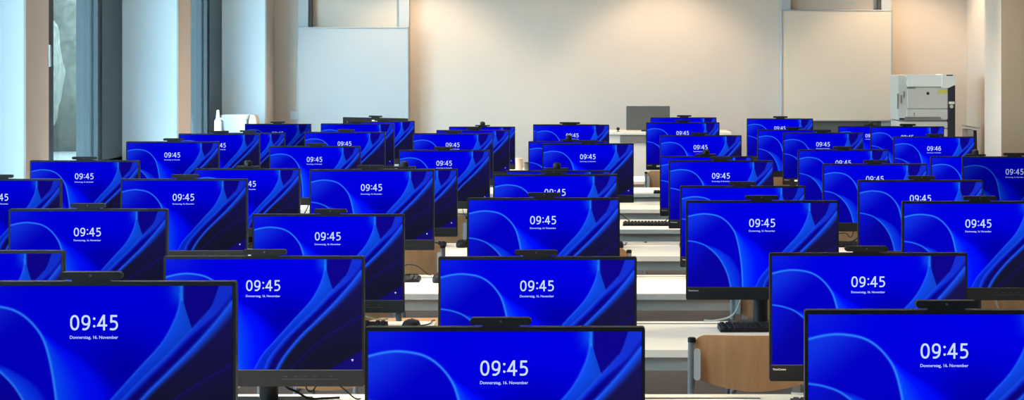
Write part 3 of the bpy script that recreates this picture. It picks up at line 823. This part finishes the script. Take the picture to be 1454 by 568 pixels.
for s in (-1, 1):
    CM['rear', s] = chair_leg(s, False); CM['front', s] = chair_leg(s, True)
    bm = bmesh.new(); lathe(bm, [(.0122, -.008), (.0122, .005), (.008, .007)], 12, (s*.196, -.029, .838)); CM['cap', s] = mesh('end_cap', bm, M['black'], True)
    bm = bmesh.new(); prism = rrz(.010, .716, .81, .009, 5); prism_y(bm, [(x+s*.180, z) for x, z in prism], -.034, -.0); CM['conn', s] = mesh('connector', bm, M['conn'], True)
    bm = bmesh.new(); lathe(bm, [(.013, 0), (.015, .02), (.012, .024)], 12, (0, 0, 0)); CM['foot'] = mesh('foot_cap', bm, M['black'], True)
def chair(x, y, label, rot=0.0):
    t = thing('school_chair', label, 'chair', (x, y, 0), math.radians(rot), 'beech school chairs with grey tube frames')
    obj('backrest', CM['backrest'], t); obj('seat', CM['seat'], t)
    for s in (-1, 1):
        l = obj('leg', CM['rear', s], t); obj('end_cap', CM['cap', s], l); obj('foot_cap', CM['foot'], l, (s*.205, -.09, 0))
        l = obj('leg', CM['front', s], t); obj('foot_cap', CM['foot'], l, (s*.19, .41, 0))
        obj('connector', CM['conn', s], t)
chair(0.496, 5.98, 'school chair with wooden back in front of third row, right of the middle', 0)
chair(-0.8, 6, 'school chair with wooden back in front of third row, left of the middle', 0)
chair(0.735, 7.58, 'school chair with wooden back in front of fourth row, right of the middle', 0)
chair(-0.93, 7.58, 'school chair with wooden back in front of fourth row, left of the middle', 0)
chair(1.5, 7.58, 'school chair with wooden back in front of fourth row, far right', 0)
chair(-0.875, 9.1, 'school chair with wooden back in front of fifth row, left of the middle', 0)
chair(-0.03, 8.85, 'school chair with wooden back in front of fifth row, pulled out into the middle', 0)
chair(-0.87, 10.85, 'school chair with wooden back in front of sixth row, left of the middle', 0)
chair(1.45, 10.85, 'school chair with wooden back in front of sixth row, on the right', 0)
chair(0.62, 15.5, 'school chair with wooden back in front of rearmost row, right of the middle', 0)
chair(1.45, 15.5, 'school chair with wooden back in front of rearmost row, on the right', 0)

# ------------------------------------------------------------------ light
wd = bpy.data.worlds.new('sky'); SC.world = wd; wd.use_nodes = True
bg = wd.node_tree.nodes['Background']; bg.inputs['Color'].default_value = (.52, .77, 1.0, 1); bg.inputs['Strength'].default_value = 25.0
def lamp(name, kind, loc, rot, energy, col, **kw):
    d = bpy.data.lights.new(name, kind); d.energy = energy; d.color = col
    for k, v in kw.items(): setattr(d, k, v)
    o = bpy.data.objects.new(name, d); COL.objects.link(o); o.location = loc; o.rotation_euler = rot; return o
for (a, b) in niches:                      # sampling portals in the window openings (they emit nothing themselves)
    l = lamp('window_portal', 'AREA', (XG-.25, (a+b)/2, 1.94), (0, -PI/2, 0), 1.0, (1, 1, 1), shape='RECTANGLE', size=2.1, size_y=3.6)
    l.data.cycles.is_portal = True

for x in (-1.65, .69, 3.03):               # wall washers close to the far wall
    lamp('wall_washer', 'SPOT', (x, 18.6, 3.1), (0, 0, 0), 92, (1.0, .78, .55), spot_size=math.radians(106), spot_blend=.5, shadow_soft_size=.06)
for x in (-1.4, .8, 3.0):  # extra row, added to brighten the desk front and far furniture
    lamp('ceiling_fill_lamp', 'AREA', (x, 16.4, 3.17), (0, 0, 0), 32, (1.0, .83, .68), shape='RECTANGLE', size=1.4, size_y=.3, spread=math.radians(85))
for y in (1.5, 5.0, 8.5, 12.0, 15.2):
    for x in (-1.4, 1.7):
        lamp('ceiling_fill_lamp', 'AREA', (x, y, 3.17), (0, 0, 0), 46, (1.0, .81, .64), shape='RECTANGLE', size=1.4, size_y=.3, spread=math.radians(95))


# ------------------------------------------------------------------ camera
cd = bpy.data.cameras.new('camera'); cam = bpy.data.objects.new('camera', cd); COL.objects.link(cam)
cam.location = (0, 0, 1.65); cam.rotation_euler = (PI/2, 0, 0)
cd.sensor_width = 36.0; cd.lens = 2822*36.0/1454
cd.shift_x = -(840-727)/1454; cd.shift_y = -(284-97)/1454
cd.clip_start = .05; cd.clip_end = 300
SC.camera = cam
